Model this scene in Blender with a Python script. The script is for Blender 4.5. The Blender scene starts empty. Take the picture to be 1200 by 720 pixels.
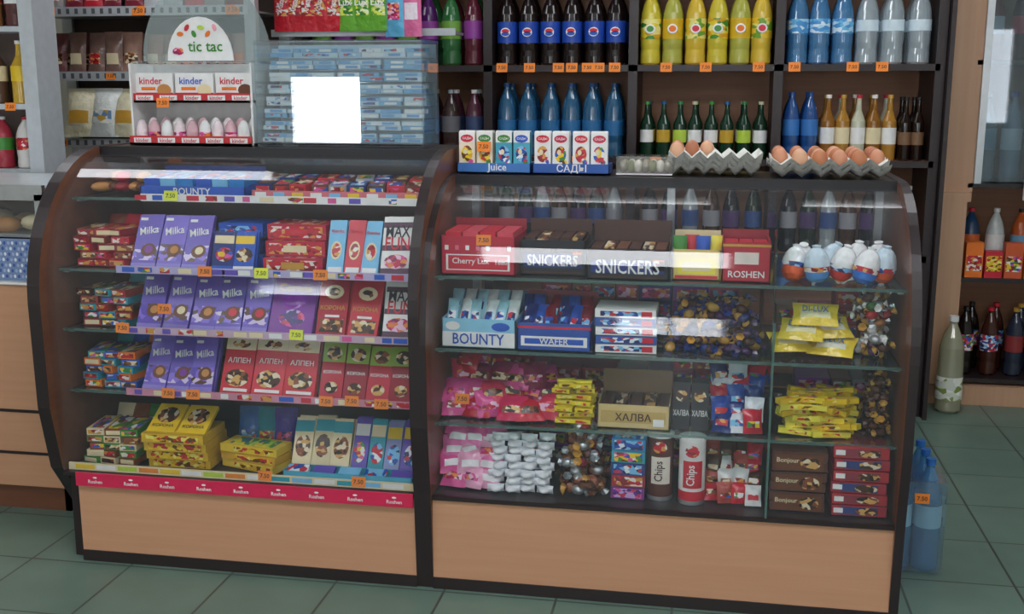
import bpy, math, random
from mathutils import Matrix, Vector
random.seed(7)
sc=bpy.context.scene
sc.view_settings.view_transform='Standard'
R=random.uniform; RC=random.choice
# ---------------------------------------------------------------- materials
def lin(h):
    h=h.lstrip('#'); c=[int(h[i:i+2],16)/255 for i in (0,2,4)]
    return tuple(((x/12.92) if x<=.04045 else ((x+.055)/1.055)**2.4) for x in c)+(1,)
MC={}
def P(hexc,rough=.45,metal=0.0,var=.12,scale=30,bump=0.0,spec=.5):
    k=('p',hexc,rough,metal,var,scale,bump,spec)
    if k in MC: return MC[k]
    if rough==.3: rough=.2; bump=.5; var=.2; scale=38   # crinkled foil / film wrappers
    m=bpy.data.materials.new('print_'+hexc.strip('#')); m.use_nodes=True
    nt=m.node_tree; b=nt.nodes['Principled BSDF']
    c=lin(hexc)
    n=nt.nodes.new('ShaderNodeTexNoise'); n.inputs['Scale'].default_value=scale
    tc=nt.nodes.new('ShaderNodeTexCoord'); nt.links.new(tc.outputs['Object'],n.inputs['Vector'])
    r=nt.nodes.new('ShaderNodeMix'); r.data_type='RGBA'
    r.inputs[6].default_value=tuple(x*(1-var) for x in c[:3])+(1,)
    r.inputs[7].default_value=tuple(min(1,x*(1+var)) for x in c[:3])+(1,)
    nt.links.new(n.outputs['Fac'],r.inputs[0]); nt.links.new(r.outputs[2],b.inputs['Base Color'])
    b.inputs['Roughness'].default_value=rough; b.inputs['Metallic'].default_value=metal
    b.inputs['Specular IOR Level'].default_value=spec
    if bump:
        bp=nt.nodes.new('ShaderNodeBump'); bp.inputs['Strength'].default_value=bump; bp.inputs['Distance'].default_value=.01
        nt.links.new(n.outputs['Fac'],bp.inputs['Height']); nt.links.new(bp.outputs['Normal'],b.inputs['Normal'])
    MC[k]=m; return m
def PR(*hx,scale=70,rough=.3):
    """busy printed artwork: patches of several inks"""
    k=('r',hx,scale,rough)
    if k in MC: return MC[k]
    m=bpy.data.materials.new('printed_artwork'); m.use_nodes=True; nt=m.node_tree; b=nt.nodes['Principled BSDF']
    N=nt.nodes.new; L=nt.links.new
    tc=N('ShaderNodeTexCoord'); mp=N('ShaderNodeMapping'); mp.inputs['Scale'].default_value=(1,.4,1.5); L(tc.outputs['Object'],mp.inputs[0])
    v=N('ShaderNodeTexVoronoi'); v.inputs['Scale'].default_value=scale; L(mp.outputs[0],v.inputs['Vector'])
    sp=N('ShaderNodeSeparateColor'); L(v.outputs['Color'],sp.inputs[0])
    cr=N('ShaderNodeValToRGB'); cr.color_ramp.interpolation='CONSTANT'
    e=cr.color_ramp.elements; e[0].color=lin(hx[0]); e[0].position=0; e[1].color=lin(hx[-1]); e[1].position=(len(hx)-1)/len(hx)
    for i in range(1,len(hx)-1): q=e.new(i/len(hx)); q.color=lin(hx[i])
    L(sp.outputs[0],cr.inputs[0]); L(cr.outputs[0],b.inputs['Base Color']); b.inputs['Roughness'].default_value=rough
    MC[k]=m; return m
def thin(hexc,base=.08,body=0.0,bodyhex='#ffffff',rough=.02,name='clear_glass'):
    k=('t',hexc,base,body,bodyhex,rough)
    if k in MC: return MC[k]
    m=bpy.data.materials.new(name); m.use_nodes=True; nt=m.node_tree; nt.nodes.clear()
    N=nt.nodes.new; L=nt.links.new
    out=N('ShaderNodeOutputMaterial'); tr=N('ShaderNodeBsdfTransparent'); tr.inputs[0].default_value=lin(hexc)
    gl=N('ShaderNodeBsdfGlossy'); gl.inputs['Roughness'].default_value=rough
    lw=N('ShaderNodeLayerWeight'); lw.inputs['Blend'].default_value=.5
    pw=N('ShaderNodeMath'); pw.operation='POWER'; pw.inputs[1].default_value=4; L(lw.outputs['Facing'],pw.inputs[0])
    ma=N('ShaderNodeMath'); ma.operation='MULTIPLY_ADD'; ma.inputs[1].default_value=1-base; ma.inputs[2].default_value=base
    L(pw.outputs[0],ma.inputs[0]); ma.use_clamp=True
    src=tr.outputs[0]
    if body>0:
        df=N('ShaderNodeBsdfDiffuse'); df.inputs[0].default_value=lin(bodyhex)
        mx=N('ShaderNodeMixShader'); mx.inputs[0].default_value=body; L(tr.outputs[0],mx.inputs[1]); L(df.outputs[0],mx.inputs[2]); src=mx.outputs[0]
    mx=N('ShaderNodeMixShader'); L(ma.outputs[0],mx.inputs[0]); L(src,mx.inputs[1]); L(gl.outputs[0],mx.inputs[2])
    L(mx.outputs[0],out.inputs[0]); MC[k]=m; return m
def wood(h1,h2,rough=.4,axis='X',name='wood'):
    k=('w',h1,h2,rough,axis)
    if k in MC: return MC[k]
    m=bpy.data.materials.new(name); m.use_nodes=True; nt=m.node_tree; b=nt.nodes['Principled BSDF']
    N=nt.nodes.new; L=nt.links.new
    tc=N('ShaderNodeTexCoord'); mp=N('ShaderNodeMapping'); L(tc.outputs['Object'],mp.inputs[0])
    mp.inputs['Scale'].default_value=(1.5,20,40) if axis=='X' else (30,30,1.2)
    n=N('ShaderNodeTexNoise'); n.inputs['Scale'].default_value=1.5; n.inputs['Detail'].default_value=5; L(mp.outputs[0],n.inputs['Vector'])
    r=N('ShaderNodeMix'); r.data_type='RGBA'; r.inputs[6].default_value=lin(h1); r.inputs[7].default_value=lin(h2)
    L(n.outputs['Fac'],r.inputs[0]); L(r.outputs[2],b.inputs['Base Color']); b.inputs['Roughness'].default_value=rough
    MC[k]=m; return m
def emis(hexc,s):
    k=('e',hexc,s)
    if k in MC: return MC[k]
    m=bpy.data.materials.new('lamp_glow'); m.use_nodes=True; b=m.node_tree.nodes['Principled BSDF']
    b.inputs['Base Color'].default_value=lin(hexc); b.inputs['Emission Color'].default_value=lin(hexc); b.inputs['Emission Strength'].default_value=s
    MC[k]=m; return m
BLACK=P('#1c1a1e',.4); WHITE=P('#ecebea',.5); RED=P('#d02238',.4); DRED=P('#981828',.4); CRIM=P('#d02450',.45)
BLUE=P('#2458c0',.4); NAVY=P('#1a3078',.4); LBLUE=P('#7cc0e8',.4); TEAL=P('#2a9db0',.4); YEL=P('#f0c928',.4); LEM=P('#f4e24a',.4)
ORG=P('#ef7a24',.5); LIL=P('#6650b8',.35); PURP=P('#7a2298',.35); PINK=P('#e0559a',.35); CREAM=P('#ead9b0',.5); BRN=P('#4a2818',.4)
CHOC=P('#6b3a1e',.4); GRN=P('#3f8a34',.4); GREY=P('#9aa0a8',.5); GOLD=P('#c9983a',.35); LGRN=P('#b9d64a',.4); TAGO=P('#ff8a2a',.6); TAGY=P('#e8f03a',.6)
SILV=P('#c0c4c8',.3001,.8); BISC=P('#c98a4a',.5)
A_RED=PR('#c81c34','#e8e0d8','#8a1020','#d89a40','#c81c34'); A_BLU=PR('#1f4fb0','#e8eef4','#7cc0e8','#152a66','#c82a3a')
A_BRN=PR('#4a2818','#d8a860','#8a4a28','#e8d8b8','#2a1810'); A_MIX=PR('#c82a3a','#f0c928','#2458c0','#ecebea','#3f8a34','#6a3018','#e0559a'); A_PNK=PR('#e0559a','#c82050','#f0c0d8','#8a1a50','#e88a40')
A_YEL=PR('#f0d028','#f4e870','#c83028','#e8b020','#6a4010'); A_PUR=PR('#6a2a98','#c8a8e0','#e0559a','#3a2070','#c82a50')
# ---------------------------------------------------------------- mesh builder
TXT={}
def textmesh(s):
    if s in TXT: return TXT[s]
    cu=bpy.data.curves.new('tmp','FONT'); cu.body=s; cu.resolution_u=2; cu.offset=.012
    o=bpy.data.objects.new('tmp',cu); sc.collection.objects.link(o)
    dg=bpy.context.evaluated_depsgraph_get(); me=o.evaluated_get(dg).to_mesh()
    vs=[v.co.copy() for v in me.vertices]; fs=[tuple(p.vertices) for p in me.polygons]
    o.evaluated_get(dg).to_mesh_clear(); bpy.data.objects.remove(o); bpy.data.curves.remove(cu)
    if not vs: vs=[Vector((0,0,0))]; fs=[]
    x0=min(v.x for v in vs); x1=max(v.x for v in vs); y0=min(v.y for v in vs); y1=max(v.y for v in vs)
    w=max(x1-x0,1e-4); vs=[((v.x-(x0+x1)/2)/w,(v.y-(y0+y1)/2)/w) for v in vs]
    TXT[s]=(vs,fs); return TXT[s]
class B:
    def __init__(s): s.v=[];s.f=[];s.mi=[];s.sm=[];s.mats=[];s.T=Matrix()
    def at(s,x=0,y=0,z=0,rz=0,rx=0,ry=0):
        s.T=Matrix.Translation((x,y,z))@Matrix.Rotation(math.radians(rz),4,'Z')@Matrix.Rotation(math.radians(ry),4,'Y')@Matrix.Rotation(math.radians(rx),4,'X'); return s
    def add(s,vs,fs,m,smooth=False):
        if m not in s.mats: s.mats.append(m)
        i=s.mats.index(m); n=len(s.v)
        s.v+= [s.T@Vector(v) for v in vs]
        for f in fs: s.f.append(tuple(a+n for a in f)); s.mi.append(i); s.sm.append(smooth)
    def box(s,c,d,m):
        x,y,z=c; a,b_,h=d[0]/2,d[1]/2,d[2]/2
        vs=[(x-a,y-b_,z-h),(x+a,y-b_,z-h),(x+a,y+b_,z-h),(x-a,y+b_,z-h),(x-a,y-b_,z+h),(x+a,y-b_,z+h),(x+a,y+b_,z+h),(x-a,y+b_,z+h)]
        s.add(vs,[(0,3,2,1),(4,5,6,7),(0,1,5,4),(1,2,6,5),(2,3,7,6),(3,0,4,7)],m)
    def bb(s,x0,x1,y0,y1,z0,z1,m): s.box(((x0+x1)/2,(y0+y1)/2,(z0+z1)/2),(x1-x0,y1-y0,z1-z0),m)
    def quad(s,pts,m): s.add(pts,[tuple(range(len(pts)))],m)
    def rect(s,x,z,w,h,m,y=-.001,sh=0):
        s.quad([(x-w/2,y,z-h/2),(x+w/2,y,z-h/2),(x+w/2+sh,y,z+h/2),(x-w/2+sh,y,z+h/2)],m)
    def disc(s,x,z,w,h,m,y=-.0015,n=12,rot=0):
        c,q=math.cos(rot),math.sin(rot); pts=[]
        for i in range(n):
            t=2*math.pi*i/n; a=w/2*math.cos(t); b_=h/2*math.sin(t); pts.append((x+a*c-b_*q,y,z+a*q+b_*c))
        s.quad(pts,m)
    def text(s,t,x,z,w,m,y=-.002,hs=1.0,rot=0):
        vs,fs=textmesh(t); c,q=math.cos(rot),math.sin(rot)
        s.add([(x+w*(a*c-b_*hs*q),y,z+w*(a*q+b_*hs*c)) for a,b_ in vs],fs,m)
    def lathe(s,prof,ms,seg=12,smooth=True):
        n=len(prof)
        for i in range(n-1):
            m=ms[i] if isinstance(ms,list) else ms
            vs=[];
            for (r,z) in (prof[i],prof[i+1]):
                for k in range(seg):
                    t=2*math.pi*k/seg; vs.append((r*math.cos(t),r*math.sin(t),z))
            s.add(vs,[(k,(k+1)%seg,seg+(k+1)%seg,seg+k) for k in range(seg)],m,smooth)
    def ell(s,x,y,z,rx,ry,rz,m,nu=8,nv=6):
        vs=[];fs=[]
        for j in range(nv+1):
            p=math.pi*j/nv
            for i in range(nu):
                t=2*math.pi*i/nu; k=math.sin(p)
                vs.append((x+rx*k*math.cos(t),y+ry*k*math.sin(t),z+rz*math.cos(p)))
        for j in range(nv):
            for i in range(nu): fs.append((j*nu+i,(j+1)*nu+i,(j+1)*nu+(i+1)%nu,j*nu+(i+1)%nu))
        s.add(vs,fs,m,True)
    def pillow(s,w,h,t,m,x=0,z=0,y=0,m2=None,n=6,crimp=.08):
        """sealed flow-pack bag: flat crimped ends, bulging belly"""
        for side in (-1,1):
            vs=[];seg=[]
            for j in range(n+3):
                v=j/(n+2)
                for i in range(n+1):
                    u=i/n
                    bz=max(0,min(1,(v-crimp)/(1-2*crimp)))
                    bul=(max(0,math.sin(math.pi*bz))**.6)*(1-abs(2*u-1)**3)
                    nar=1-.06*math.sin(math.pi*bz)
                    vs.append((x+(u-.5)*w*nar,y+side*(t/2*bul*(1+R(-.15,.15)))+R(-.0006,.0006),z+v*h))
            for j in range(n+2):
                for i in range(n):
                    a=j*(n+1)+i; q=(a,a+1,a+n+2,a+n+1)
                    if side>0: q=q[::-1]
                    mm=m2 if (m2 and side<0 and n*.25<=j<=n*.62 and 0<i<n-1) else m
                    seg.append((q,mm))
            if m2:
                for mm in (m,m2): s.add(vs,[q for q,k in seg if k is mm],mm,True)
            else: s.add(vs,[q for q,_ in seg],m,True)
    def candy(s,x,y,z,l,r,m,m2=None,rot=0,tilt=0):
        T0=s.T; s.T=T0@Matrix.Translation((x,y,z))@Matrix.Rotation(rot,4,'Z')@Matrix.Rotation(tilt,4,'Y')
        s.ell(0,0,0,l*.33,r,r*.8,m,7,5)
        for sd in (-1,1):
            pts=[(sd*l*.3,0,0)]
            for k in range(6):
                t=2*math.pi*k/6; pts.append((sd*l*.5,r*.8*math.cos(t),r*.7*math.sin(t)))
            s.add(pts,[(0,1+k,1+(k+1)%6) for k in range(6)],m2 or m)
        s.T=T0
    def obox(s,x0,x1,y0,y1,z0,z1,m,inn=None,back=None,t=.003):
        inn=inn or m; bk=back or z1
        s.bb(x0,x1,y0,y0+t,z0,z1,m); s.bb(x0,x1,y1-t,y1,z0,bk,inn)
        s.bb(x0,x0+t,y0,y1,z0,z1,m); s.bb(x1-t,x1,y0,y1,z0,z1,m); s.bb(x0,x1,y0,y1,z0,z0+t,m)
    def extr(s,pts,x0,x1,m,medge=None):
        n=len(pts); vs=[(x0,y,z) for y,z in pts]+[(x1,y,z) for y,z in pts]
        s.add(vs,[tuple(range(n))[::-1],tuple(range(n,2*n))],m)
        s.add(vs,[(i,(i+1)%n,n+(i+1)%n,n+i) for i in range(n)],medge or m)
    def obj(s,name,parent=None,bevel=0):
        me=bpy.data.meshes.new(name); me.from_pydata([tuple(v) for v in s.v],[],s.f)
        for m in s.mats: me.materials.append(m)
        me.polygons.foreach_set('material_index',s.mi); me.polygons.foreach_set('use_smooth',s.sm); me.update()
        o=bpy.data.objects.new(name,me); sc.collection.objects.link(o)
        if parent: o.parent=parent
        if bevel:
            bv=o.modifiers.new('bevel','BEVEL'); bv.width=bevel; bv.segments=2; bv.limit_method='ANGLE'
        return o
def empty(name):
    o=bpy.data.objects.new(name,None); o.empty_display_size=.1; sc.collection.objects.link(o); return o
# ---------------------------------------------------------------- room
def tile_mat():
    m=bpy.data.materials.new('green_floor_tile'); m.use_nodes=True; nt=m.node_tree; b=nt.nodes['Principled BSDF']
    N=nt.nodes.new; L=nt.links.new
    tc=N('ShaderNodeTexCoord'); mp=N('ShaderNodeMapping'); mp.inputs['Location'].default_value=(.07,.02,0); L(tc.outputs['Object'],mp.inputs[0])
    br=N('ShaderNodeTexBrick'); br.offset=0; br.inputs['Scale'].default_value=1; br.inputs['Brick Width'].default_value=.33; br.inputs['Row Height'].default_value=.33
    br.inputs['Mortar Size'].default_value=.004; br.inputs['Color1'].default_value=lin('#6e887c'); br.inputs['Color2'].default_value=lin('#688277'); br.inputs['Mortar'].default_value=lin('#454e4a')
    L(mp.outputs[0],br.inputs['Vector'])
    n=N('ShaderNodeTexNoise'); n.inputs['Scale'].default_value=6; n.inputs['Detail'].default_value=6; L(tc.outputs['Object'],n.inputs['Vector'])
    mx=N('ShaderNodeMix'); mx.data_type='RGBA'; mx.blend_type='MULTIPLY'; mx.inputs[0].default_value=.35
    L(br.outputs['Color'],mx.inputs[6]); L(n.outputs['Fac'],mx.inputs[7]); L(mx.outputs[2],b.inputs['Base Color'])
    b.inputs['Roughness'].default_value=.35
    return m
WALL=P('#d8d4c8',.9,var=.04,scale=4); CEIL=P('#e8e8e4',.9,var=.03,scale=4); WY=2.9
b=B(); b.bb(-4.7,3.6,-6.1,WY+.1,-.06,0,tile_mat()); b.obj('floor')
b=B(); b.bb(-4.7,3.6,-6.1,WY+.1,2.9,2.96,CEIL); b.obj('ceiling')
b=B(); b.bb(-4.7,3.6,WY,WY+.1,0,2.9,WALL); b.obj('wall_back')
b=B(); b.bb(-4.7,-4.6,-6,WY,0,2.9,WALL); b.obj('wall_left')
b=B(); b.bb(3.5,3.6,-6,WY,0,2.9,WALL); b.obj('wall_right')
wins=[(-3.84,-3.12,.9,1.56),(-.75,.15,1.1,2.0),(2.5,3.3,1.0,2.1)]
b=B(); xs=[-4.6]
for w in wins: xs+=[w[0],w[1]]
xs.append(3.5)
for i in range(0,len(xs),2): b.bb(xs[i],xs[i+1],-6.1,-6,0,2.9,WALL)
for w in wins:
    b.bb(w[0],w[1],-6.1,-6,0,w[2],WALL); b.bb(w[0],w[1],-6.1,-6,w[3],2.9,WALL)
b.obj('wall_front')
for i,w in enumerate(wins):
    b=B(); FR=P('#f2f2f0',.4)
    b.bb(w[0],w[1],-6.08,-6.07,w[2],w[3],emis('#f4f8ff',[15,13,5][i]))
    t=.035
    b.bb(w[0],w[0]+t,-6.07,-5.99,w[2],w[3],FR); b.bb(w[1]-t,w[1],-6.07,-5.99,w[2],w[3],FR)
    b.bb(w[0],w[1],-6.07,-5.99,w[2],w[2]+t,FR); b.bb(w[0],w[1],-6.07,-5.99,w[3]-t,w[3],FR)
    if i: b.bb((w[0]+w[1])/2-.02,(w[0]+w[1])/2+.02,-6.07,-6.0,w[2],w[3],FR)
    b.obj('window_%d'%(i+1))
for (x,y,e) in [(-.5,-1.3,16),(1.5,-1.3,12.5),(-2.5,-1.6,15),(-.7,-4,15),(1.3,-4,13),(-.6,1.1,8),(-2.6,.9,8),(1.0,1.1,8.5)]:
    b=B(); b.bb(x-.62,x+.62,y-.24,y+.24,2.84,2.9,FR); b.bb(x-.59,x+.59,y-.21,y+.21,2.832,2.84,emis('#f8faff',e))
    b.obj('ceiling_lamp')
# ---------------------------------------------------------------- display cases
DARK=P('#2c2224',.35,var=.1); DWOOD=wood('#623c2a','#825440',.35,'X','dark_wood'); BEECH=wood('#c08c6a','#d09e7c',.4,'X','beech_veneer')
GLASS=thin('#f6f8f8',.045,.035,'#c8ccd8',rough=.05); SGL=thin('#dcebe6',.06,.03,'#b8ccc8')
def arc(cy,cz,a,bz,n=14):
    return [(cy-a*math.cos(math.pi/2*i/n),cz+bz*math.sin(math.pi/2*i/n)) for i in range(n+1)]
def panel_prof(top,floor_y,z1=.30):
    return [(floor_y,0),(-.005 if floor_y>.1 else -.02,z1),(-.045,.5)]+arc(.36,top-.44,.41,.44)+[(.66,top),(.66,0)]
def case(x0,x1,top,shelves,left_floor_y,back,divx=None,lp=.04,rp=.03,wood0=None):
    root=empty('display_case')
    b=B()
    b.extr(panel_prof(top,left_floor_y),x0-lp,x0,DWOOD,DARK)
    b.extr(panel_prof(top,.0),x1,x1+rp,DWOOD,DARK)
    b.obj('side_panels',root,.003)
    b=B(); w0=wood0 or x0
    b.bb(w0,x1,.0,.02,.035,.285,BEECH); b.bb(w0,x1,-.004,.03,0,.035,DARK); b.bb(x0,x1,-.006,.62,.275,.288,DARK)
    if w0>x0: b.bb(x0,w0,.03,.06,0,.28,DARK)
    b.bb(x0,x1,.6,.64,0,.29,DWOOD)
    b.obj('plinth',root)
    b=B(); b.bb(x0,x1,.34,.66,top-.022,top-.002,DARK); b.bb(x0,x1,.335,.345,top-.03,top-.0,BLACK)
    b.obj('top_board',root)
    b=B(); pr=[(-.002,.29),(-.012,.5)]+arc(.35,top-.44,.365,.42)
    for i in range(len(pr)-1):
        b.add([(x0,)+pr[i],(x1,)+pr[i],(x1,)+pr[i+1],(x0,)+pr[i+1]],[(0,1,2,3)],GLASS,True)
    b.obj('curved_glass',root)
    b=B()
    for (z,yf) in shelves:
        b.bb(x0,x1,yf,.56,z-.006,z,SGL); b.bb(x0,x1,yf-.002,yf,z-.008,z+.001,thin('#9fc4b8',.1,.45,'#6f8f88'))
        for xx in (x0+.01,x1-.01): b.bb(xx-.008,xx+.008,yf+.02,.5,z-.016,z-.006,SILV)
    if divx:
        b.bb(divx-.002,divx+.002,.05,.56,.29,top-.08,SGL); b.bb(divx-.003,divx+.003,-.016,-.012,.29,top-.35,thin('#9fc4b8',.1,.45,'#6f8f88'))
    b.obj('glass_shelves',root)
    b=B()
    if back: b.bb(x0,x1,.585,.60,.29,top-.03,wood('#6a5248','#7c6054',.4,'X','back_wood'))
    else:
        b.bb(x0,x1,.585,.60,.29,.50,DWOOD)
        for xx in (x0+.012,(x0+x1)/2,x1-.012): b.bb(xx-.012,xx+.012,.57,.60,.29,top-.03,SILV)
    b.obj('rear_frame',root)
    return root
ZL=[.53,.725,.91,1.115]; FL={.29:.03,.53:.07,.725:.06,.91:.06,1.115:.16}
case(-1.93,-.815,1.26,[(z,FL[z]) for z in ZL],.20,True,wood0=-1.885)
case(-.765,.515,1.185,[(.49,.06),(.71,.06),(.92,.07)],.0,False,divx=.175,lp=.02,rp=.025)
b=B(); b.bb(-1.885,-.82,-.012,-.007,.248,.29,CRIM); b.at(0,-.012,0)
for i in range(9):
    x=-1.82+i*.118; b.text('Roshen',x,.264,.046,WHITE,y=-.001); b.disc(x,.277,.014,.006,WHITE)
b.at(); b.obj('red_banner')
# ---------------------------------------------------------------- chocolate bars (left case)
def bar(b,x,z,yf,w,h,col,style,lean=28,t=.012,rz=0,n=2):
    for k in range(n):
        b.at(x+R(-.003,.003),yf+.012+k*.016,z+.001,rz=rz+R(-3,3),rx=-lean+R(-3,3),ry=R(-2,2))
        b.bb(-w/2,w/2,0,t,0,h,col)
        if k: continue
        if style=='lilac':
            b.rect(0,h*.32,w*.98,h*.3,PR('#6650b8','#8a70d8','#5a3a28','#6650b8','#d8c8e8',scale=55),y=-.0008)
            b.text('Milka',0,h*.72,w*.76,WHITE,rot=.2,hs=1.2); b.disc(w*.1,h*.36,w*.6,h*.24,CHOC,rot=.4); b.disc(w*.12,h*.37,w*.34,h*.14,RC([CREAM,BISC,PURP,RED]),y=-.002,rot=.4)
            b.rect(0,h*.07,w,h*.1,P('#8f7fd0',.4)); b.rect(-w*.3,h*.93,w*.3,h*.05,WHITE)
        elif style=='red':
            b.text('АЛПЕН',0,h*.6,w*.75,WHITE); b.rect(0,h*.88,w,h*.2,CREAM); b.disc(0,h*.88,w*.6,h*.14,A_BRN); b.disc(0,h*.3,w*.8,h*.3,A_BRN); b.rect(0,h*.1,w*.8,h*.05,WHITE)
        elif style=='crown':
            b.text('КОРОНА',0,h*.5,w*.85,GOLD); b.disc(0,h*.77,w*.66,h*.24,CREAM); b.disc(0,h*.77,w*.4,h*.14,A_BRN,y=-.002); b.rect(0,h*.2,w*.8,h*.22,A_BRN); b.rect(0,h*.36,w*.5,h*.04,WHITE)
        elif style=='green':
            b.rect(0,h*.82,w,h*.34,P('#8fae3a',.4)); b.disc(0,h*.8,w*.7,h*.24,A_BRN,y=-.0015); b.text('КОРОНА',0,h*.48,w*.8,WHITE); b.disc(0,h*.22,w*.6,h*.2,A_BRN)
        elif style=='stripe':
            for q in range(5): b.rect(0,h*(.1+q*.19),w,h*.09,WHITE if q%2 else P('#55304a',.4))
            b.text('MAX',0,h*.75,w*.8,BLACK,y=-.003,hs=1.5); b.text('FUN',0,h*.55,w*.8,RED,y=-.003,hs=1.4); b.disc(0,h*.25,w*.8,h*.24,A_PNK,y=-.003)
        elif style=='blue':
            b.text('Alenka',0,h*.8,w*.8,RED); b.disc(0,h*.45,w*.66,h*.34,CREAM); b.disc(0,h*.45,w*.5,h*.26,A_RED,y=-.002); b.rect(0,h*.1,w*.8,h*.1,WHITE)
        elif style=='purple':
            b.disc(0,h*.6,w*.6,h*.3,P('#8d35b0',.3)); b.text('Corona',0,h*.82,w*.75,GOLD); b.disc(0,h*.3,w*.6,h*.3,A_PUR)
        elif style=='beige':
            b.rect(0,h*.85,w,h*.2,TEAL); b.disc(0,h*.5,w*.8,h*.4,A_BRN); b.rect(0,h*.12,w*.8,h*.1,WHITE)
        elif style=='mix':
            b.rect(0,h*.8,w*.9,h*.2,RC([WHITE,YEL,CREAM])); b.disc(R(-.1,.1)*w,h*.42,w*.8,h*.36,RC([A_BRN,A_MIX,A_BLU])); b.rect(0,h*.1,w,h*.08,RC([WHITE,GOLD,BLUE]))
    b.at()
def seq(b,x0,x1,nb,z,yf,h,cols,style,**k):
    w=(x1-x0)/nb
    for i in range(nb): bar(b,x0+w*(i+.5),z,yf,w*.96,h*R(.97,1.03),cols[i%len(cols)],style,**k)
def edge_strip(b,x0,x1,z,yf,m,h=.022):
    b.at(); b.bb(x0,x1,yf-.006,yf-.003,z-.008,z-.008+h,m)
def tag(b,x,y,z,m=TAGO,w=.042,h=.03,txt='7.50',rx=-8):
    b.at(x,y,z,rx=rx,rz=R(-4,4)); b.bb(-w/2,w/2,-.001,0,-h/2,h/2,m); b.text(txt,0,0,w*.7,BLACK,y=-.0018); b.at()
LIL2=P('#7862c8',.35)
b=B(); seq(b,-1.705,-1.462,3,.91,.06,.178,[LIL,LIL2],'lilac'); b.obj('lilac_chocolate_bars')
b=B(); seq(b,-1.70,-1.283,5,.725,.06,.175,[LIL,LIL2,LIL],'lilac'); b.obj('lilac_chocolate_bars')
b=B(); seq(b,-1.70,-1.467,3,.53,.07,.178,[LIL2,LIL],'lilac'); b.obj('lilac_chocolate_bars')
b=B(); seq(b,-1.455,-1.315,2,.91,.07,.12,[NAVY,BLUE],'mix',lean=20); 
for k in range(3): b.at(-1.385,.22,.933+k*.046,rz=R(-3,3)); b.box((0,0,0),(.14,.12,.04),[BLUE,NAVY][k%2]); b.box((0,-.061,0),(.1,.001,.025),A_BLU)
b.at(); b.obj('blue_chocolate_bars')
b=B(); 
for k in range(3):
    b.at(-1.195,.15+.02*k,.934+k*.047,rz=R(-2,2)); b.box((0,0,0),(.18,.14,.044),P('#c01c40',.35)); b.box((0,-.071,0),(.16,.001,.032),A_RED); b.box((0,-.0715,0),(.07,.001,.02),[GOLD,CREAM,RED][k]); b.box((0,0,.0225),(.15,.11,.001),A_RED)
b.at(); b.obj('red_chocolate_boxes')
b=B(); seq(b,-1.13,-.945,2,.725,.06,.18,[P('#b01430',.35),P('#cc2238',.35)],'crown'); b.obj('red_chocolate_bars')
b=B(); seq(b,-1.45,-1.145,3,.53,.07,.185,[RED,P('#dc3648',.35)],'red'); b.obj('red_chocolate_bars')
b=B(); seq(b,-1.095,-.935,3,.91,.06,.165,[LBLUE,P('#cf2a40',.35)],'blue'); b.obj('light_blue_chocolate_bars')
b=B(); seq(b,-.93,-.835,1,.91,.06,.18,[WHITE],'stripe'); b.obj('striped_chocolate_bar')
b=B(); seq(b,-.93,-.835,1,.725,.06,.18,[WHITE],'stripe'); b.obj('striped_chocolate_bar')
b=B(); seq(b,-1.278,-1.14,1,.725,.06,.18,[PURP],'purple',n=3); b.obj('purple_chocolate_box')
b=B(); seq(b,-1.135,-.845,4,.53,.07,.178,[P('#c0203a',.35),P('#9c1830',.35)],'green'); b.obj('green_topped_chocolate_bars')
b=B()
seq(b,-1.235,-1.05,3,.29,.08,.18,[CREAM,P('#d9c9a0',.4)],'beige',lean=32); seq(b,-1.045,-.845,4,.29,.08,.185,[LIL,TEAL,P('#8a94c8',.4)],'mix',lean=32); b.obj('wafer_bars')
cols=[[DRED,P('#8a3424',.4),RED],[P('#a03028',.4),BRN,TEAL],[ORG,TEAL,BLUE],[GRN,CREAM,P('#8a4a20',.4)]]
for r,(z,yf) in enumerate([(.91,.08),(.725,.08),(.53,.08),(.29,.05)]):
    b=B()
    for i in range(3):
        x=-1.865+i*.056
        for k in range(5):
            b.at(x+R(-.003,.003),yf+.09,z+.013+k*.023,rz=R(-14,14)); m=cols[r][(i+k)%3]
            b.box((0,0,0),(.055,.14,.021),m); b.box((0,-.0705,0),(.045,.002,.013),RC([A_MIX,A_BRN,A_RED,CREAM])); b.box((0,0,.0108),(.045,.12,.001),RC([A_MIX,A_BRN,A_RED]))
    b.at(-1.81,yf+.19,z+.06,rx=-30); 
    for q in range(3): b.pillow(.06,.09,.022,cols[r][(q+1)%3],x=-.055+q*.055,m2=RC([A_RED,A_BRN,A_MIX]))
    b.at(); b.obj('cookie_packets')
b=B()
b.obox(-1.72,-1.38,.19,.36,1.117,1.15,BLUE,NAVY,back=1.20)
for i in range(6):
    b.at(-1.69+i*.056,.275,1.165,rx=4,rz=R(-4,4)); b.box((0,0,0),(.05,.14,.024),[BLUE,LBLUE,P('#2a86d0',.3)][i%3]); b.box((0,-.02,.0125),(.035,.09,.001),A_BLU)
b.at(0,.19,0); b.text('BOUNTY',-1.55,1.135,.12,WHITE,y=-.001); b.at(); b.obj('blue_bar_carton')
b=B(); b.obox(-1.36,-.84,.19,.36,1.117,1.142,P('#d8707c',.4),DRED,back=1.16)
for i in range(18):
    b.at(-1.33+(i%9)*.058,.24+.07*(i//9),1.15+.014*(i//9),rx=5,rz=R(-15,15)); m=[NAVY,BRN,RED,P('#7a3a28',.4),GREY][i%5]; b.box((0,0,0),(.052,.08,.026),m); b.box((0,-.0,.0135),(.04,.06,.001),RC([A_MIX,A_BRN,A_BLU])); b.box((0,-.041,0),(.04,.001,.016),RC([A_MIX,A_RED]))
b.at(0,.19,0)
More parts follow.
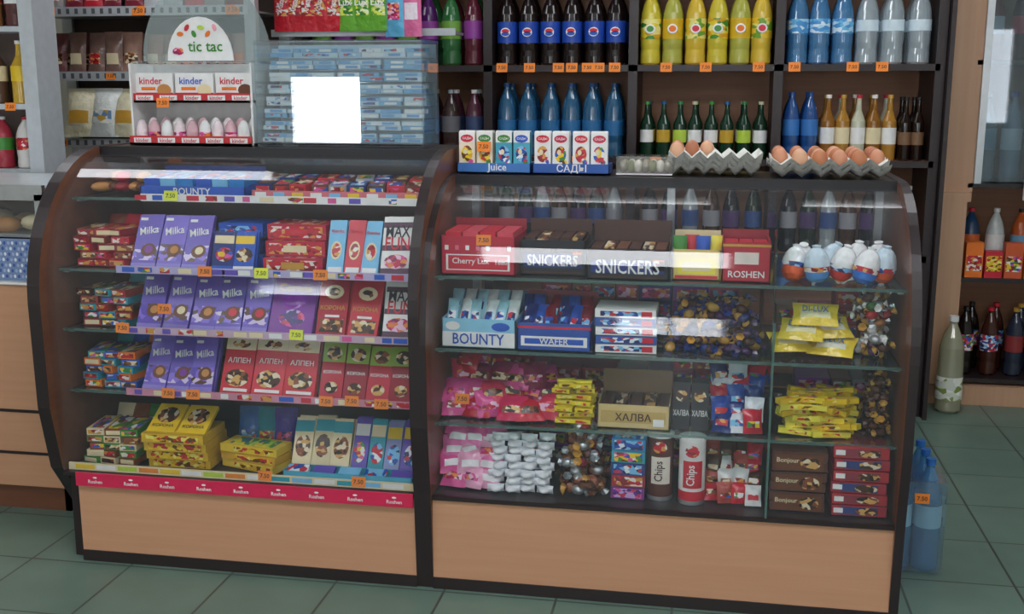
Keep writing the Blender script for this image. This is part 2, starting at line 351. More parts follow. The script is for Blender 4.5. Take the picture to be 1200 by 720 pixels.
for i in range(9): b.rect(-1.33+i*.058,1.13,.035,.014,[WHITE,LBLUE,YEL][i%3])
b.at(); b.obj('candy_bar_carton')
b=B()
for i in range(5):
    b.at(-1.88+i*.034,.26+(i%2)*.03,1.12,rz=R(-20,20)); b.ell(0,0,.02,.024,.055,.016,[BISC,CHOC,DRED][i%3]); b.ell(0,0.01,.05,.024,.05,.016,[CHOC,BISC,RED][i%3])
b.at(); b.obj('gingerbread_packs')
b=B()
for k in range(4):
    b.at(-1.59,.16-.012*k,.305+k*.03,rz=R(-2,2)); b.box((0,0,0),(.2,.16,.028),P('#e0b428',.4)); b.box((0,-.081,0),(.17,.001,.02),A_YEL) 
b.at(-1.59,.06,.405,rx=-62)
for q in range(2):
    x=-.05+q*.1; b.bb(x-.046,x+.046,0,.012,0,.13,YEL); b.disc(x,.08,.07,.07,A_BRN); b.text('КОРОНА',x,.035,.07,BRN); 
b.at(); b.obj('yellow_chocolate_boxes')
b=B()
for k in range(3):
    b.at(-1.36,.14,.303+k*.026,rz=-18+k*4); b.box((0,0,0),(.2,.09,.024),[P('#e8c63c',.4),P('#d9a92e',.4)][k%2]); b.box((.02,-.046,0),(.14,.001,.014),A_YEL); b.box((0,0,.0125),(.15,.06,.001),PR('#3f8a34','#f0d028','#b9d64a','#2a6a80'))
for q,c in enumerate(['#3f6fb0','#2f8a9a','#5a4aa8']): b.at(-1.42+q*.06,.21,.297,rx=-25,rz=R(-10,10)); b.pillow(.075,.16,.03,P(c,.3),m2=[A_BLU,A_YEL,A_PUR][q])
b.at(); b.obj('yellow_wafer_packs')
STR=P('#b9aed6',.5)
TG=[(-1.455,.915,.06,TAGO),(-1.28,.915,.06,TAGY),(-1.10,.915,.06,TAGO),(-1.585,.80,.05,TAGO),(-1.18,.735,.06,TAGY),(-1.73,.735,.06,TAGO),(-1.60,.535,.07,TAGO),(-1.52,.535,.07,TAGO),(-1.02,.54,.07,TAGO),(-1.10,.535,.07,TAGO),(-1.60,1.125,.16,TAGY),(-.93,.535,.07,TAGO)]
for z,yf,m in [(.91,.06,STR),(.725,.06,P('#c9a9c0',.5)),(.53,.07,P('#d08aa0',.5)),(1.115,.16,WHITE)]:
    b=B(); edge_strip(b,-1.74 if z<1.1 else -1.70,-.82,z,yf,m)
    b.at(0,yf-.006,0)
    x=-1.70
    while x<-.85:
        b.rect(x,z+.003,R(.02,.05),.015,RC([WHITE,RED,LIL,BLUE,PINK,CREAM,A_MIX,A_RED]),y=-.0008); x+=R(.04,.07)
    for (tx,tz,ty,tm) in TG:
        if abs(tz-z)<.08: tag(b,tx,ty-.010,tz,tm)
    b.at(); b.obj('shelf_label_strip')
b=B(); 
b.bb(-1.92,-.82,.012,.02,.29,.312,CREAM); b.at(0,.012,0)
x=-1.9
i=0
while x<-.86:
    w=.07; b.rect(x+w/2,.302,w*.9,.014,[YEL,WHITE,LGRN,P('#e88a30',.5)][i%4] if x<-1.35 else [TEAL,LBLUE,WHITE][i%3],y=-.0008); x+=w; i+=1
b.at(); 
b.obox(-1.23,-.83,.024,.09,.292,.325,P('#4aa6c8',.4),TEAL)
for i in range(5): b.at(-1.19+i*.08,.05,.325,rx=-70); b.bb(-.033,.033,0,.01,-.02,.02,[A_BLU,LIL,LBLUE][i%3])
b.at(); tag(b,-.99,.01,.31); tag(b,-1.28,.01,.31); b.obj('bottom_label_strip')
# ---------------------------------------------------------------- right case goods
def carton(x0,x1,y0,y1,z0,z1,m,fn=None,inn=None,back=None):
    b=B(); b.obox(x0,x1,y0,y1,z0,z1,m,inn or m,back=back); b.at((x0+x1)/2,y0,z0)
    if fn: fn(b,x1-x0,z1-z0)
    b.at(); return b
Z1,Z2,Z3,Z0=.921,.711,.491,.289
def f(b,w,h):
    b.rect(0,h*.32,w*.86,h*.42,WHITE); b.rect(0,h*.32,w*.8,h*.36,RED,y=-.0015); b.text('Cherry Lux',-.02,h*.34,w*.5,WHITE,y=-.003); b.text('1680',w*.32,h*.34,w*.16,WHITE,y=-.003)
    for i in range(7): b.rect(-w*.42+i*w*.14,h*.7,w*.05,h*.12,[WHITE,P('#e06a80',.4)][i%2])
b=carton(-.755,-.54,.10,.30,Z1,Z1+.11,P('#c01c38',.4),f,DRED,Z1+.14)
for i in range(4): b.bb(-.745+i*.05,-.70+i*.05,.12,.28,Z1+.02,Z1+.12,[RED,P('#d84a5a',.4)][i%2])
tag(b,-.63,.098,Z1+.10); b.obj('red_candy_carton')
def snick(b,w,h):
    b.rect(0,h*.42,w*.9,h*.4,NAVY); b.text('SNICKERS',0,h*.43,w*.78,WHITE,y=-.003,hs=1.35); b.rect(w*.0,h*.08,w*.9,h*.05,BRN); b.rect(w*.38,h*.5,w*.14,h*.35,ORG)
b=carton(-.53,-.345,.13,.32,Z1,Z1+.10,BLACK,snick,BRN,Z1+.14)
for i in range(5): b.bb(-.52+i*.034,-.492+i*.034,.15,.30,Z1+.05,Z1+.105,[BRN,A_BRN,BRN][i%3])
b.obj('chocolate_bar_carton')
b=carton(-.335,-.11,.09,.28,Z1,Z1+.085,BLACK,snick,BRN,Z1+.145)
b.quad([(-.335,.09,Z1+.085),(-.335,.28,Z1+.135),(-.335,.28,Z1+.085)],BLACK); b.quad([(-.11,.09,Z1+.085),(-.11,.28,Z1+.135),(-.11,.28,Z1+.085)],BLACK)
for i in range(6): b.bb(-.328+i*.036,-.298+i*.036,.11,.26,Z1+.03,Z1+.085,[BRN,A_BRN,CHOC][i%3])
b.obj('chocolate_bar_carton')
def f(b,w,h): b.rect(0,h*.45,w*.8,h*.5,LEM); b.rect(0,h*.45,w*.6,h*.3,CREAM,y=-.0015); b.rect(0,h*.1,w*.9,h*.1,RED)
b=carton(-.10,.03,.12,.28,Z1,Z1+.085,P('#e6cc7a',.5),f,CREAM,Z1+.12)
for i in range(4): b.pillow(.04,.07,.015,[GRN,RED,BLUE,LEM][i],x=-.082+i*.032,y=.15+.02*(i%2),z=Z1+.05)
b.obj('mixed_candy_carton')
def f(b,w,h): b.text('ROSHEN',0,h*.2,w*.75,WHITE); b.rect(0,h*.6,w*.5,h*.3,P('#e8d8d0',.5)); b.rect(0,h*.92,w,h*.06,GOLD)
b=carton(.035,.165,.11,.28,Z1,Z1+.11,P('#b81c30',.4),f,DRED,Z1+.125)
for i in range(3): b.bb(.042+i*.04,.078+i*.04,.13,.26,Z1+.03,Z1+.10,RED)
b.obj('red_sweets_carton')
b=B()
for i,(x,y) in enumerate([(.225,.14),(.290,.12),(.350,.16),(.405,.11),(.46,.15),(.470,.25),(.255,.23),(.315,.25),(.40,.24)]):
    top=[P('#f0f0f4',.3),P('#cfe0f0',.3),P('#f4f2f4',.3)][i%3]; bot=[P('#e85a20',.3),P('#3a78d0',.3),P('#e83a2a',.3),P('#5a9ae0',.3)][(i*3)%4]
    b.at(x,y,Z1+.004,rz=R(0,90),rx=R(-20,20),ry=R(-20,20)); k=1.15
    b.lathe([(r*k,z*k) for r,z in [(0,0),(.015,.002),(.025,.012),(.030,.028),(.0305,.040),(.0285,.054),(.024,.067),(.017,.077),(.009,.083),(.011,.088),(.004,.090),(0,.089)]],[bot,bot,bot,A_RED if i%2 else A_BLU,top,top,top,top,top,top,top],14)
b.at(); b.obj('wrapped_toy_eggs')
def f(b,w,h):
    b.rect(0,h*.3,w*.98,h*.5,WHITE); b.text('BOUNTY',0,h*.32,w*.7,P('#1b56b5',.4),hs=1.2,y=-.003); b.disc(-w*.35,h*.75,w*.2,h*.3,WHITE); b.disc(w*.3,h*.75,w*.25,h*.3,BLUE)
b=carton(-.75,-.535,.08,.28,Z2,Z2+.085,P('#8ecbe6',.4),f,LBLUE,Z2+.13)
for i in range(12):
    b.at(-.725+(i%6)*.034,.09+.05*(i//6),Z2+.055+.02*(i//6),rx=-50,rz=R(-8,8)); b.pillow(.033,.11,.024,[P('#a9dcf0',.3),P('#e8f2f8',.3)][i%2],m2=A_BLU)
b.at(); b.obj('coconut_bar_carton')
def f(b,w,h): b.rect(0,h*.35,w*.9,h*.36,WHITE); b.rect(0,h*.35,w*.8,h*.2,BLUE,y=-.0015); b.text('WAFER',0,h*.36,w*.4,WHITE,y=-.003); b.rect(0,h*.85,w,h*.08,RED)
b=carton(-.53,-.32,.08,.28,Z2,Z2+.08,P('#2450a8',.4),f,DRED,Z2+.14)
for i in range(12): b.at(-.51+(i%6)*.034,.09+.05*(i//6),Z2+.045+.02*(i//6),rx=-55,rz=R(-8,8)); b.pillow(.034,.12,.024,[NAVY,P('#2a5ac0',.3),P('#8a2030',.3)][i%3],m2=A_BLU)
b.at(); b.obj('blue_biscuit_carton')
b=B()
for k in range(5):
    b.at(-.225,.16,Z2+.013+k*.025,rz=R(-4,4)); b.box((0,0,0),(.17,.14,.023),[WHITE,P('#2f56a8',.4)][k%2]); b.box((0,-.0705,0),(.14,.001,.014),A_BLU); b.box((.06,-.0708,0),(.03,.001,.016),RED)
b.at(); b.obj('wafer_stack')
def heap(name,x0,x1,y0,y1,z,layers,n,cols,l=.05,r=.013,c2=None,sh0=.006):
    b=B()
    for k in range(layers):
        sh=k*sh0
        for i in range(n):
            m=RC(cols); b.candy(R(x0+l*.4+sh,x1-l*.4-sh),R(y0+sh+l*.3,y1-l*.3),z+r+k*r*1.4,l,r,m,c2 and RC(c2),rot=R(0,3.1),tilt=R(-.5,.5))
    return b.obj(name)
heap('dark_wrapped_candies',-.13,.16,.08,.28,Z2,6,26,[NAVY,P('#4a2818',.3),P('#3a1a48',.3),P('#4a2e20',.3),P('#203060',.3),P('#b88a3a',.3)],c2=[GOLD,NAVY,P('#5a4a6a',.3)],l=.062,r=.016)
b=B()
for i,(x,y,z,rz,rx) in enumerate([(.24,.16,.02,12,-62),(.33,.15,.015,-18,-62),(.25,.15,.055,-14,-58),(.34,.17,.06,16,-58),(.29,.16,.095,-4,-55)]):
    b.at(x,y-.05,Z2+z,rx=rx,rz=rz); b.pillow(.125,.085,.035,P('#e9cc3c',.3),m2=[P('#efe6b8',.3),P('#dfe0d0',.3)][i%2])
    b.text('DI-LUX',0,.045,.07,P('#1d5fa8',.4),y=-.0215,hs=1.5)
b.at(); b.obj('yellow_candy_bags')
heap('assorted_candies',.395,.505,.10,.30,Z2,9,9,[BRN,SILV,P('#c9983a',.3),P('#8a5a2a',.3),P('#e0e0e0',.3),P('#3a6a30',.3),P('#a83030',.3),P('#5a3a60',.3)],l=.058,r=.016,c2=[SILV,GOLD,WHITE],sh0=.001)
b=B()
for i in range(22):
    k=i//6; b.at(-.715+(i%6)*.053+R(-.01,.01),.08+R(0,.04)+k*.04,Z3+.006+k*.036,rx=R(-55,-25),rz=R(-30,30))
    m=RC([P('#e0559a',.3),P('#d0285a',.3),P('#c82038',.3),P('#d83a5a',.3),P('#8e2a50',.3)]); b.pillow(.085,.085,.035,m,m2=RC([A_PNK,A_RED,A_PNK,A_BRN]))
b.at(); tag(b,-.69,.07,Z3+.07); b.obj('pink_candy_bags')
b=B()
for k in range(7):
    for i in range(2):
        b.at(-.395+i*.055+R(-.006,.006),.12+R(-.01,.02),Z3+.012+k*.018,rz=R(-15,15)); b.box((0,0,0),(.052,.06,.012),P('#f0d62c',.3)); b.box((0,-.031,0),(.035,.001,.007),A_YEL); b.pillow(.055,.02,.04,P('#f4de40',.3),z=-.010,n=4)
b.at(); b.obj('yellow_candy_packs')
def f(b,w,h): b.rect(0,h*.5,w*.9,h*.5,P('#c8a860',.5)); b.text('ХАЛВА',0,h*.5,w*.5,BRN,y=-.003); b.rect(w*.35,h*.3,w*.15,h*.3,WHITE,y=-.002)
b=carton(-.30,-.095,.09,.27,Z3,Z3+.07,P('#d9bf80',.5),f,P('#8a6a3a',.5),Z3+.13)
for i in range(5): b.bb(-.29+i*.04,-.258+i*.04,.11,.25,Z3+.02,Z3+.065,[BRN,A_BRN][i%2])
b.obj('halva_carton')
b=B()
for k in range(2):
    b.bb(-.088+k*.052,-.04+k*.052,.11,.16,Z3,Z3+.14,BLACK); b.at(-.064+k*.052,.11,Z3); b.text('ХАЛВА',0,.05,.044,WHITE,hs=1.8); b.disc(0,.1,.034,.034,A_BRN); b.at()
b.obj('black_halva_boxes')
b=B()
for i in range(15):
    k=i//3; b.at(.048+(i%3)*.044,.09+k*.025,Z3+.004+k*.028,rx=R(-40,-15),rz=R(-20,20)); b.pillow(.055,.07,.03,[P('#1a3078',.3),P('#e0e4ec',.3),P('#c82038',.3),P('#2448a0',.3)][i%4],m2=[A_RED,A_BLU,A_MIX][i%3])
b.at(); b.obj('blue_red_candy_bags')
b=B()
for i in range(66):
    k=i//11; b.at(.243+R(0,.135),.10+R(0,.12),Z3+.012+k*.019,rz=R(-40,35),ry=R(-12,12)); b.box((0,0,0),(.105,.024,.015),RC([P('#f0d020',.3),P('#e8c018',.3),P('#f4e24a',.3)])); b.box((0,-.0122,0),(.05,.001,.008),A_YEL); b.box((0,0,.0078),(.05,.012,.0005),A_YEL)
b.at(); b.obj('yellow_stick_packs')
heap('dark_chocolate_candies',.437,.505,.09,.29,Z3,8,8,[BRN,P('#3a2018',.3),P('#5a3422',.3)],c2=[BRN,GOLD],sh0=0,l=.05,r=.015)
b=B()
for i in range(15):
    k=i//3; b.at(-.72+(i%3)*.05,.06+k*.02,Z0+.006+k*.034,rx=R(-50,-30),rz=R(-20,20)); b.pillow(.08,.08,.035,RC([P('#e0559a',.3),P('#e878b0',.3),P('#f0a8c8',.3)]),m2=RC([A_PNK,P('#f0e8f0',.3)]))
b.at(); b.obj('pink_marshmallow_bags')
b=B()
for k in range(8):
    for i in range(4):
        b.at(-.59+i*.046+R(-.006,.006),.07+R(-.01,.01)+k*.007,Z0+.012+k*.02,rz=R(-25,25)); b.pillow(.05,.024,.034,P('#dfe2ea',.3),z=-.012,n=4,m2=P('#b8c8e0',.3)); b.ell(0,0.0,0,.019,.03,.010,P('#e8eaf2',.3))
b.at(); b.obj('white_candy_packs')
heap('brown_wrapped_candies',-.425,-.262,.05,.25,Z0,8,15,[P('#7b4424',.3),P('#5a3020',.3),P('#b87a4a',.3),P('#8a2030',.3),SILV,P('#9a5a44',.3)],l=.066,r=.018,c2=[GOLD,SILV,CHOC],sh0=.004)
b=B()
for k in range(5):
    b.at(-.205,.12,Z0+.019+k*.036,rz=R(-3,3)); m=[P('#7a2a8a',.4),P('#a02838',.4),P('#28408a',.4),TEAL,P('#2f86c0',.4)][k]; b.box((0,0,0),(.095,.12,.034),m); b.box((0,-.0605,0),(.08,.001,.026),[A_PUR,A_RED,A_BLU,A_MIX,A_BLU][k]); b.box((0,0,.0175),(.08,.1,.001),[A_PUR,A_RED,A_BLU,A_MIX,A_BLU][k])
b.at(); b.obj('small_cookie_boxes')
for x,m,m2,y in [(-.118,P('#5a2e22',.4),P('#e8dcd0',.4),.10),(-.028,P('#e8e6e4',.4),RED,.08)]:
    b=B(); b.at(x,y,Z0+.001,ry=R(-1,2)); r=.037
    mm=[m,SILV,m,m,m,m,m,WHITE,WHITE] if m2 is not RED else [m,SILV,RED,m,m,m,m,WHITE,WHITE]
    b.lathe([(0,0),(r,0),(r,.012),(r,.04),(r,.14),(r,.165),(r,.185),(r+.002,.185),(r+.002,.194),(0,.195)],mm,24)
    for t in range(-4,5):
        a0=-math.pi/2+t*.17; a1=a0+.17
        b.quad([((r+.0008)*math.cos(a),(r+.0008)*math.sin(a),z) for a,z in ((a0,.05),(a1,.05),(a1,.13),(a0,.13))],m2)
    b.at(x,y-r-.0015,Z0); b.text('Chips',0,.09,.06,WHITE if m2 is RED else BRN,rot=1.57,hs=1.2,y=-.001); b.disc(0,.16,.04,.035,A_RED,y=-.001); b.at(); b.obj('chips_tube')
b=B()
for i in range(16):
    k=i//4; b.at(.03+(i%4)*.038,.06+R(0,.03)+k*.03,Z0+.004+k*.031,rx=R(-40,-15),rz=R(-20,20)); b.pillow(.046,.06,.026,RC([P('#c82038',.3),P('#4a2818',.3),P('#e0e0e0',.3),P('#b04a40',.3)]),m2=RC([A_RED,A_BRN,A_MIX]))
b.at(); b.obj('small_snack_packs')
b=B()
for k in range(3):
    for q in range(2):
        b.at(.262,.13,Z0+.03+k*.058+q*.028-.014,rz=R(-2,2)); b.box((0,0,0),(.148,.16,.026),P('#5a342a',.4)); 
    b.at(.262,.048,Z0+.03+k*.058); b.rect(0,-.002,.13,.045,CHOC); b.disc(.03,-.002,.055,.036,A_BRN,y=-.002); b.text('Bonjour',-.03,.003,.06,CREAM,y=-.003)
b.at(); b.obj('brown_dessert_boxes')
b=B()
for k in range(6):
    b.at(.425,.11,Z0+.018+k*.033,rz=R(-4,4)); 
    b.box((0,0,0),(.145,.14,.029),[P('#a8283a',.35),P('#b8303a',.35)][k%2]); b.box((0,-.0705,.0),(.10,.001,.022),[P('#30407a',.4),P('#8a3040',.4)][k%2]); b.disc(.02,0,.06,.022,A_BRN,y=-.073); b.box((-.055,-.0708,0),(.025,.001,.014),WHITE)
b.at(); b.obj('red_cookie_packs')
for z,hh in ((Z0,.15),(Z3,.16),(Z2,.15)):
    b=B(); x=-.74
    while x<.47:
        w=R(.06,.11); m=RC([DRED,NAVY,P('#6a3a28',.4),P('#8a6a4a',.4),PURP,P('#a83a50',.4),GREY]); z0=z
        for q in range(RC([2,3])):
            h=hh/3; x2=min(x+w,.505)
            if not (x<.19 and x2>.16): b.bb(x,x2-.004,.36,.48,z0,z0+h-.002,m); b.at((x+x2)/2,.36,z0+h/2); b.rect(0,0,(x2-x)*.8,h*.6,RC([A_RED,A_BLU,A_BRN,A_MIX,A_PNK])); b.at()
            z0+=h
        x+=w
    b.obj('stacked_sweet_boxes')
# ---------------------------------------------------------------- goods on the counter tops
def juice(b,x,y,z,m,c1,c2):
    b.at(x,y,z,rz=R(-3,3)); w,d,h=.05,.038,.118
    b.bb(-w/2,w/2,0,d,0,h,m); b.bb(-w/2,w/2,.004,d-.004,h,h+.004,WHITE)
    b.rect(0,h*.87,w,h*.26,WHITE); b.disc(0,h*.84,w*.8,h*.2,c1,y=-.0016); b.text('САДЫ',0,h*.84,w*.55,WHITE,y=-.003)
    b.disc(0,h*.45,w*.7,h*.42,c2); b.disc(-.004,h*.5,w*.25,h*.14,CREAM,y=-.003); b.rect(0,h*.12,w*.9,h*.1,c1); b.disc(w*.25,h*.25,w*.3,h*.14,A_MIX,y=-.0025)
zt=1.187
b=B()
b.obox(-.775,-.545,.40,.50,zt,zt+.03,P('#3f78c0',.4),WHITE)
for x,m,c1,c2 in [(-.745,P('#f0e0c8',.4),RED,A_YEL),(-.69,P('#f0e0c8',.4),GRN,A_YEL),(-.63,P('#3f9fb8',.4),GRN,A_BLU),(-.575,P('#48a8c0',.4),BLUE,A_BLU)]: juice(b,x,.41,zt+.005,m,c1,c2)
b.at(0,.4,0); b.text('Juice',-.65,zt+.015,.06,WHITE,y=-.001); tag(b,-.69,.398,zt+.08); b.obj('juice_cartons')
b=B(); b.obox(-.54,-.305,.40,.50,zt,zt+.03,P('#2858a8',.4),BLUE)
for i,x in enumerate([-.51,-.455,-.393,-.338]): juice(b,x,.41,zt+.005,WHITE,[RED,P('#c82a50',.4)][i%2],[A_RED,A_MIX][i%2])
b.at(0,.4,0); b.text('САДЫ',-.42,zt+.015,.09,WHITE,y=-.001); b.at(); b.obj('juice_cartons')
b=B(); FO=P('#a8a090',.25,.5,bump=.6,scale=60)
for i in range(14): b.ell(-.265+(i%7)*.022,.43+(i//7)*.04,zt+.024,.014,.02,.02,[FO,P('#7a8058',.4),P('#d8d4c8',.4)][i%3])
b.bb(-.285,-.118,.40,.50,zt+.0,zt+.004,WHITE); 
cl=thin('#ffffff',.16,.08); b.bb(-.285,-.118,.40,.50,zt+.004,zt+.055,cl); b.obj('foil_sweet_pack')
def tray(b,x,y,z,nx,ny,rz,m,p=.05,h=.04):
    b.at(x,y,z,rz=rz); q=4; vs=[];fs=[]; NX=nx*q+1;NY=ny*q+1
    for j in range(NY):
        for i in range(NX):
            u=i/q;v=j/q; cx=math.cos(2*math.pi*u); cy=math.cos(2*math.pi*v)
            hh=h*(.5+.25*(cx+cy)); vs.append(((u-nx/2)*p,(v-ny/2)*p,hh+.003))
    for j in range(NY-1):
        for i in range(NX-1): a=j*NX+i; fs.append((a,a+1,a+NX+1,a+NX))
    b.add(vs,fs,m,True); b.add([(a,c,d-.003) for a,c,d in vs],[f_[::-1] for f_ in fs],m,True)
PULP=P('#dcdcd6',.9,bump=.4,scale=120); EGG=[P('#c07a54',.5,var=.08),P('#d09070',.5,var=.08),P('#b47050',.5,var=.08),P('#dca886',.5,var=.08)]
def eggs(b,x,y,z,nx,ny,rz,sel,p=.05):
    b.at(x,y,z,rz=rz)
    for i,j in sel: b.ell((i+.5-nx/2)*p,(j+.5-ny/2)*p,.036,.0225,.0225,.029,RC(EGG),12,8)
b=B(); 
for k,r in enumerate((-4,-1,1)): tray(b,.005,.53,zt+k*.014,6,5,r,PULP,.046)
eggs(b,.005,.53,zt+.030,6,5,1,[(0,1),(1,2),(0,3),(1,3),(2,3),(0,4),(1,4),(2,4)],.046); b.at(); b.obj('egg_tray')
b=B(); 
for k,r in enumerate((2,-1)): tray(b,.335,.51,zt+k*.014,6,5,r,PULP,.055)
eggs(b,.335,.51,zt+.016,6,5,-1,[(i,j) for i in range(6) for j in range(5) if not (j==0 and i in(0,5))],.055); b.at(); b.obj('egg_tray')
TOPL=1.26; AC=thin('#f6fafa',.085,.07,'#e8eef6',rough=.004)
root=empty('gum_display_case')
b=B(); x0,x1,y0,y1,z0,z1=-1.43,-.885,.42,.62,TOPL,TOPL+.325
b.bb(x0,x1,y0,y0+.003,z0+.01,z1,AC)
b.bb(x0,x0+.004,y0,y1,z0,z1,AC); b.bb(x1-.004,x1,y0,y1,z0,z1,AC); b.bb(x0,x1,y0,y1,z1,z1+.004,AC); b.bb(x0,x1,y0,y1,z0,z0+.006,AC); b.obj('acrylic_box',root)
b=B(); LB=P('#a8cce8',.4); LW=P('#e8eef4',.4)
b.bb(x0+.005,x1-.005,y1-.008,y1-.004,z0+.006,z1-.005,P('#c0d8e8',.5))
for r in range(8):
    z=z0+.012+r*.038; yy=y0+.03+r*.012
    b.bb(x0+.01,x1-.01,yy,y1-.01,z-.004,z-.002,thin('#e8f0f4',.1,.15))
    for c in range(7):
        x=x0+.045+c*.076
        for k in range(2):
            b.at(x+R(-.006,.006),yy+.012,z+.008+k*.014,rz=R(-4,4)); m=RC([LB,LW,P('#6fb0dc',.4),P('#d0e4f0',.4)]); b.box((0,0,0),(.072,.02,.013),m); b.box((R(-.015,.015),-.0105,0),(.04,.001,.008),RC([WHITE,A_BLU,P('#5fa0d8',.4)]))
    b.at()
b.obj('gum_packs',root)
root=empty('sweets_display_rack')
b=B(); KR=P('#c83038',.4); x0,x1=-1.87,-1.45
for z,y in [(TOPL,.42),(TOPL+.135,.45)]:
    b.bb(x0,x1,y,.62,z,z+.008,WHITE); b.bb(x0,x1,y,y+.004,z,z+.03,KR); b.at(0,y,0)
    for i in range(5): b.rect(x0+.045+i*.083,z+.016,.06,.016,WHITE); b.text('kinder',x0+.045+i*.083,z+.016,.045,RED,y=-.002)
    b.at()
b.bb(x0,x1,.60,.62,TOPL,TOPL+.26,WHITE); b.bb(x0,x0+.006,.44,.62,TOPL,TOPL+.26,WHITE); b.bb(x1-.006,x1,.44,.62,TOPL,TOPL+.26,WHITE)
b.bb(x0,x1,.46,.62,TOPL+.262,TOPL+.268,AC)
pts=[(-1.65+.225*math.cos(math.pi*i/20),TOPL+.27+.27*math.sin(math.pi*i/20)) for i in range(21)]
b.add([(x,.55,z) for x,z in pts]+[(x,.553,z) for x,z in pts],[tuple(range(21)),tuple(range(21,42))[::-1]]+[(i,i+1,22+i,21+i) for i in range(20)],thin('#eef4f4',.1,.22,'#c8d4d6'))
b.at(-1.665,.535,TOPL+.27); pts=[(.115*math.cos(math.pi*i/16),.0,.14*math.sin(math.pi*i/16)) for i in range(17)]
b.add(pts+[(x,.006,z) for x,y,z in pts],[tuple(range(17)),tuple(range(17,34))[::-1]]+[(i,i+1,18+i,17+i) for i in range(16)],WHITE)
b.text('tic tac',0.02,.045,.12,GRN,y=-.003); 
for i,c in enumerate([ORG,RED,GRN,LGRN,ORG,P('#f0a0b0',.4)]): b.disc(-.065+i*.024,.085+.02*(i%2),.024,.015,c,y=-.003,rot=i)
b.disc(-.075,.03,.04,.025,A_PNK,y=-.0025); b.at(); b.obj('rack_body',root)
b=B()
for i in range(3):
    b.at(-1.80+i*.14,.47,TOPL+.145); b.bb(-.066,.066,0,.10,0,.085,WHITE); b.text('kinder',-.01,.06,.08,[RED,BLUE,RED][i]); b.disc(.035,.03,.05,.04,[BISC,CREAM,CHOC][i]); b.rect(0,.012,.13,.02,RED); b.rect(-.02,.035,.05,.01,ORG)
b.at(); b.obj('candy_boxes',root)
b=B()
for i in range(9):
    b.at(-1.84+i*.044,.45,TOPL+.008); EG=[P('#ecdce0',.3),P('#d8b0b8',.3),P('#f0f0f0',.3)][i%3]
    b.lathe([(0,0),(.014,.003),(.02,.02),(.0205,.035),(.017,.055),(.008,.07),(0,.073)],[A_RED,P('#e86a6a',.4),A_PNK if i%2 else EG,EG,EG,EG],10)
    b.at(-1.83+i*.044,.51,TOPL+.02);b.ell(0,0,.035,.02,.02,.033,EG)
b.at(); tag(b,-1.76,.445,TOPL+.135); b.obj('toy_eggs',root)
# ---------------------------------------------------------------- bottles
def bottle(b,x,y,z,Rr,H,body,label,cap,seg=12,lab=(.36,.6),kind='pet',txt=None):
    b.at(x,y,z)
    if kind=='pet':
        pr=[(0,.0),(.8,0),(1,.03),(1,.12),(.94,.2),(1,.28),(1,lab[0]),(1.02,lab[0]),(1.02,lab[1]),(1,lab[1]),(.93,.68),(.72,.79),(.42,.88),(.3,.92),(.3,.945),(.36,.945),(.36,1),(0,1)]
    else:
        pr=[(0,.0),(.9,0),(1,.02),(1,.12),(1,.2),(1,.25),(1,lab[0]),(1.02,lab[0]),(1.02,lab[1]),(1,lab[1]),(.98,.6),(.7,.68),(.42,.76),(.36,.86),(.34,.945),(.4,.945),(.4,1),(0,1)]
    ms=[body]*7+[label,body]+[body]*6+[cap,cap]
    b.lathe([(r*Rr,h*H) for r,h in pr],ms,seg)
    if txt:
        b.at(x,y-Rr*1.04,z); b.disc(0,H*(lab[0]+lab[1])/2,Rr*1.0,Rr*.9,WHITE,y=-.001)
        if txt=='p': b.disc(0,H*(lab[0]+lab[1])/2+.006,Rr*.8,Rr*.4,RED,y=-.002); b.disc(0,H*(lab[0]+lab[1])/2-.007,Rr*.8,Rr*.4,BLUE,y=-.002)
        else: b.disc(0,H*(lab[0]+lab[1])/2,Rr*.7,Rr*.6,txt,y=-.002)
    b.at()
root=empty('drink_shelving'); b=B(); YF=2.05; YB=2.42
SW=wood('#93644a','#b07e5c',.5,'X','shelf_wood'); 
PX=[-1.01,-.36,.265,.925]
for x in PX: b.bb(x-.02,x+.02,YF,YB,0,2.6,DARK)
b.bb(-1.9,.925,YB,YB+.015,0,2.6,SW)
SH=[1.537,1.13,.72,.34,1.95]
for z in SH:
    b.bb(-1.9,.925,YF+.01,YB,z-.022,z,SW); b.bb(-1.9,.925,YF,YF+.012,z-.026,z+.002,DARK)
b.bb(-1.9,.925,YF,YB,0,.08,DARK)
b.bb(-1.92,-1.88,YF,YB,0,2.6,DARK)
b.obj('shelf_frame',root)
b=B()
for x in [-.945,-.82,-.69,-.63,-.56,-.51,-.44,-.215,-.045,.18,.33,.57,.69]: tag(b,x,YF-.003,1.528,w=.05,h=.04)
for x in [-.25,.02,.35,.5,-.6,-.9]: tag(b,x,YF-.003,1.12,w=.05,h=.035)
b.obj('price_tags',root)
COLA=P('#1a1010',.12); CAPB=P('#1a4aa8',.4); PL=P('#2048a8',.35)
def rowb(name,x0,x1,n,z,fn,rows=2):
    b=B()
    for r in range(rows):
        for i in range(n): fn(b,x0+(x1-x0)*(i+.5)/n+R(-.004,.004),YF+.07+r*.11,z,i+r)
    return b.obj(name)
rowb('cola_bottles',-.98,-.39,6,1.538,lambda b,x,y,z,i:bottle(b,x,y,z,.045,.33,COLA,PL,CAPB,lab=(.3,.58),txt='p'))
LEMN=P('#c8b838',.15)
